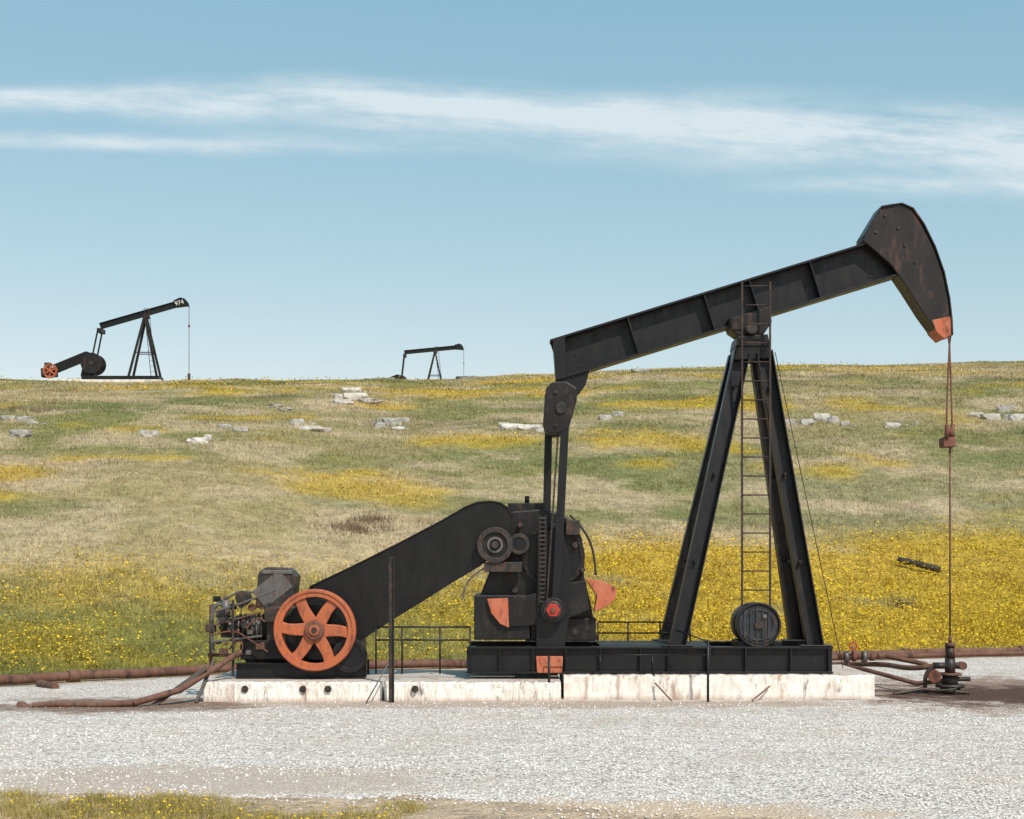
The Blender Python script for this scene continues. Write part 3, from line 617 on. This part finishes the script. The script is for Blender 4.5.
# ---------------------------------------------------------------- distant pumpjacks
def far_pump(base,ang,col_wheel,label=None):
    e=empty('oil_pumpjack',base); bx_,by_,bz_=base
    W=lambda x,z,y=0: Vector((bx_+x,by_+y,bz_+z))
    for s in (-.6,.6):
        obox('skid_rail',W(-2.2,.15,s),W(3.1,.15,s),.25,.15,M_black,e)
        obox('post_leg',W(2.0,4.35,s*.4),W(1.0,.2,s),.15,.15,M_black2,e); obox('post_leg',W(2.05,4.35,s*.4),W(2.95,.2,s),.15,.15,M_black2,e)
        obox('post_tie',W(1.4,1.9,s*.75),W(2.55,1.9,s*.75),.06,.06,M_black2,e)
    for xx in (-2.1,0,3): obox('skid_cross',W(xx,.15,-.6),W(xx,.15,.6),.2,.15,M_black,e)
    obox('slab',W(-4.9,-.16,0),W(3.3,-.16,0),.3,1.9,M_conc,e)
    P=W(2.03,4.65); dx=math.cos(ang);dz=math.sin(ang); D=Vector((dx,0,dz)); Nn=Vector((-dz,0,dx))
    a_=P-D*3.25; b_=P+D*2.35
    ibeam('walking_beam',a_,b_,.42,.25,M_black,e)
    obox('bearing',P-Nn*.15,P-Nn*.42,.4,.4,M_iron,e)
    pts=[(2.1,.28),(2.6,.36),(2.85,.22),(3.0,-.08),(3.02,-.38),(2.8,-.32),(2.15,-.22)]
    V=[P+D*p+Nn*q+Vector((0,y,0)) for y in (-.16,.16) for p,q in pts]; n_=len(pts)
    mobj('horsehead',V,[list(range(n_)),list(range(n_,2*n_))]+[[i,(i+1)%n_,n_+(i+1)%n_,n_+i] for i in range(n_)],M_guard,e)
    hx=P+D*3.02+Nn*-.3
    pipe('bridle_cable',[hx,(hx.x,hx.y,bz_+.1)],.022,M_rust2,e); obox('carrier_bar',(hx.x,hx.y,hx.z-1.35),(hx.x,hx.y,hx.z-1.5),.1,.25,M_rust,e); tube('wellhead_stub',(hx.x,hx.y,bz_-.2),(hx.x,hx.y,bz_+.5),.1,M_iron,e)
    obox('equalizer',a_-Nn*.1+Vector((.05,-.55,-.25)),a_-Nn*.1+Vector((.05,.55,-.25)),.28,.3,M_black2,e)
    for s in (-.55,.55): obox('pitman_arm',(a_.x,by_+s,a_.z-.3),W(-1.5,1.45,s),.10,.08,M_black,e)
    q=W(-1.55,1.15); 
    for s in (-.6,.5):
        disc('counterweight',q,.72,by_+s,by_+s+.12,M_black2,e,32); disc('crank_hub',q,.15,by_+s-.05,by_+s+.17,M_iron,e,12)
    obox('gearbox',W(-1.9,.2,0),W(-1.6,1.7,0),.9,.7,M_black2,e); 
    obox('belt_guard',W(-4.1,.75,-.4),W(-1.9,1.65,-.4),.62,.22,M_guard,e)
    disc('guard_end',W(-1.9,1.65),.31,by_-.5,by_-.3,M_guard,e,24)
    obox('engine_block',W(-5.1,.55,.1),W(-4.1,.6,.1),.6,.6,M_iron,e); obox('engine_hopper',W(-4.7,.8,.1),W(-4.7,1.25,.1),.4,.4,M_iron,e)
    wheel('flywheel',W(-4.35,.62),.5,by_-.62,by_-.5,col_wheel,e,6,.13,.3,.2,32)
    for s in (-.16,.16): tube('ladder_rail',W(2.2+s,4.9,-.45),W(2.75+s,.2,-.75),.022,M_ladder,e,6)
    for k in range(13):
        f=k/13; c_=W(2.2,4.9,-.45).lerp(W(2.75,.2,-.75),f); tube('ladder_rung',c_-Vector((.16,0,0)),c_+Vector((.16,0,0)),.016,M_ladder,e,6)
    if label:
        cu=bpy.data.curves.new('beam_number','FONT'); cu.body=label; cu.size=.42; cu.extrude=.004; cu.align_x='CENTER'
        m,nt,b=newmat('white_lettering'); nt.links.new(mix(nt,noise(nt,9),(.8,.8,.77),(.6,.6,.57)),b.inputs['Base Color']); cu.materials.append(m)
        o=bpy.data.objects.new('beam_number',cu); c_=P+D*2.45-Nn*.12; o.location=(c_.x,c_.y-.175,c_.z); o.rotation_euler=(math.pi/2,-ang,0); link(o,e)
    return e
d1=103.; x1=(116-512)*d1/F; z1=float(height(x1,d1-CD)); far_pump((x1,d1-CD,z1+.16),math.radians(16),M_orange,'974')
d2=158.; x2=(435-512)*d2/F-2.03; z2=float(height(x2,d2-CD))
far_pump((x2,d2-CD,z2+.1),math.radians(5.5),M_orange)
# ---------------------------------------------------------------- light & sky
az=Vector((.50,-.86,0)).normalized(); el=math.radians(50)
to=Vector((az.x*math.cos(el),az.y*math.cos(el),math.sin(el)))
L=bpy.data.lights.new('sun','SUN'); L.energy=4.2; L.angle=math.radians(.5); L.color=(1,.92,.82)
lo=bpy.data.objects.new('sun',L); lo.rotation_euler=(-to).to_track_quat('-Z','Y').to_euler(); sc.collection.objects.link(lo)
w=bpy.data.worlds.new('World'); sc.world=w; w.use_nodes=True; nt=w.node_tree; bg=nt.nodes['Background']
sky=nt.nodes.new('ShaderNodeTexSky'); sky.sky_type='NISHITA'; sky.sun_disc=False; sky.sun_elevation=el
sky.sun_rotation=math.atan2(az.x,az.y); sky.air_density=1.0; sky.dust_density=.6; sky.ozone_density=1.0
tc=nt.nodes.new('ShaderNodeTexCoord'); sp_=nt.nodes.new('ShaderNodeSeparateXYZ'); nt.links.new(tc.outputs['Generated'],sp_.inputs[0])
def mt(op,a,b=None,c=None):
    n=nt.nodes.new('ShaderNodeMath'); n.operation=op
    for i,v in enumerate((a,b,c)):
        if v is None: continue
        if isinstance(v,(int,float)): n.inputs[i].default_value=v
        else: nt.links.new(v,n.inputs[i])
    return n.outputs[0]
yv=mt('MAXIMUM',sp_.outputs['Y'],.05); S=mt('DIVIDE',sp_.outputs['X'],yv); Tt=mt('DIVIDE',sp_.outputs['Z'],yv)
def coords(kx,ky,sl,z):
    cb=nt.nodes.new('ShaderNodeCombineXYZ'); nt.links.new(mt('MULTIPLY',S,kx),cb.inputs[0]); nt.links.new(mt('MULTIPLY',mt('ADD',Tt,mt('MULTIPLY',S,sl)),ky),cb.inputs[1]); cb.inputs[2].default_value=z; return cb.outputs[0]
n1=noise(nt,1.0,4,.6,coords(6.,52.,.05,0)); n2=noise(nt,1.0,2,.5,coords(4.,9.,0,4)); n3=noise(nt,1.0,4,.7,coords(30.,110.,.10,7)); n4=noise(nt,1.0,3,.6,coords(12.,26.,-.1,12))
Tw=mt('ADD',Tt,mt('ADD',mt('MULTIPLY',mt('SUBTRACT',n2,.5),.018),mt('MULTIPLY',mt('SUBTRACT',n4,.5),.014)))
def band(c0,c1,c2,w0,w1,amp):
    tcn=mt('ADD',mt('ADD',c0,mt('MULTIPLY',S,c1)),mt('MULTIPLY',mt('MULTIPLY',S,S),c2))
    ww=mt('MAXIMUM',mt('ADD',w0,mt('MULTIPLY',S,w1)),.003)
    q=mt('DIVIDE',mt('SUBTRACT',Tw,tcn),ww); gss=mt('POWER',2.718,mt('MULTIPLY',mt('MULTIPLY',q,q),-1.))
    return mt('MULTIPLY',gss,amp)
def sm(a,b):
    m=nt.nodes.new('ShaderNodeMapRange'); m.interpolation_type='SMOOTHSTEP'; nt.links.new(S,m.inputs[0]); m.inputs[1].default_value=a; m.inputs[2].default_value=b; return m.outputs[0]
b1=band(.2985,-.045,-.05,.0145,.018,1.15)
b1b=mt('MULTIPLY',band(.283,-.045,-.04,.016,.012,.45),sm(-.3,0.))
b2=mt('MULTIPLY',band(.2715,-.024,0,.0055,.0,.85),mt('SUBTRACT',1,sm(-.24,.04)))
b3=mt('MULTIPLY',band(.2505,-.005,0,.006,0,.65),sm(.12,.24))
tot=mt('ADD',mt('ADD',b1,b1b),mt('ADD',b2,b3))
mod=mt('ADD',.46,mt('ADD',mt('MULTIPLY',mt('SUBTRACT',n1,.5),1.9),mt('MULTIPLY',mt('SUBTRACT',n3,.5),.9)))
dens=mt('MULTIPLY',tot,mt('MAXIMUM',mod,0.))
dens=mt('ADD',dens,mt('MULTIPLY',tot,.14))
mr=nt.nodes.new('ShaderNodeMapRange'); nt.links.new(dens,mr.inputs[0]); mr.inputs[1].default_value=.03; mr.inputs[2].default_value=.85; mr.inputs[4].default_value=.88
tint=mix(nt,1.0,mix(nt,1.0,sky.outputs[0],(1.0,.62,.47),'MULTIPLY'),(.22,1.72,2.25),'ADD')
nt.links.new(mix(nt,mr.outputs[0],tint,(4.9,5.5,5.8)),bg.inputs['Color']); bg.inputs['Strength'].default_value=.15
# ---------------------------------------------------------------- camera
cam=bpy.data.cameras.new('camera'); co=bpy.data.objects.new('camera',cam); sc.collection.objects.link(co); sc.camera=co
co.location=(0,-CD,CAMH); co.rotation_euler=(math.radians(90),0,0)
cam.sensor_width=36; cam.lens=36*F/1024; cam.shift_y=(HV-409.5)/1024; cam.clip_end=6000; cam.clip_start=.1
sc.view_settings.view_transform='Standard'; sc.view_settings.look='None'; sc.view_settings.exposure=0
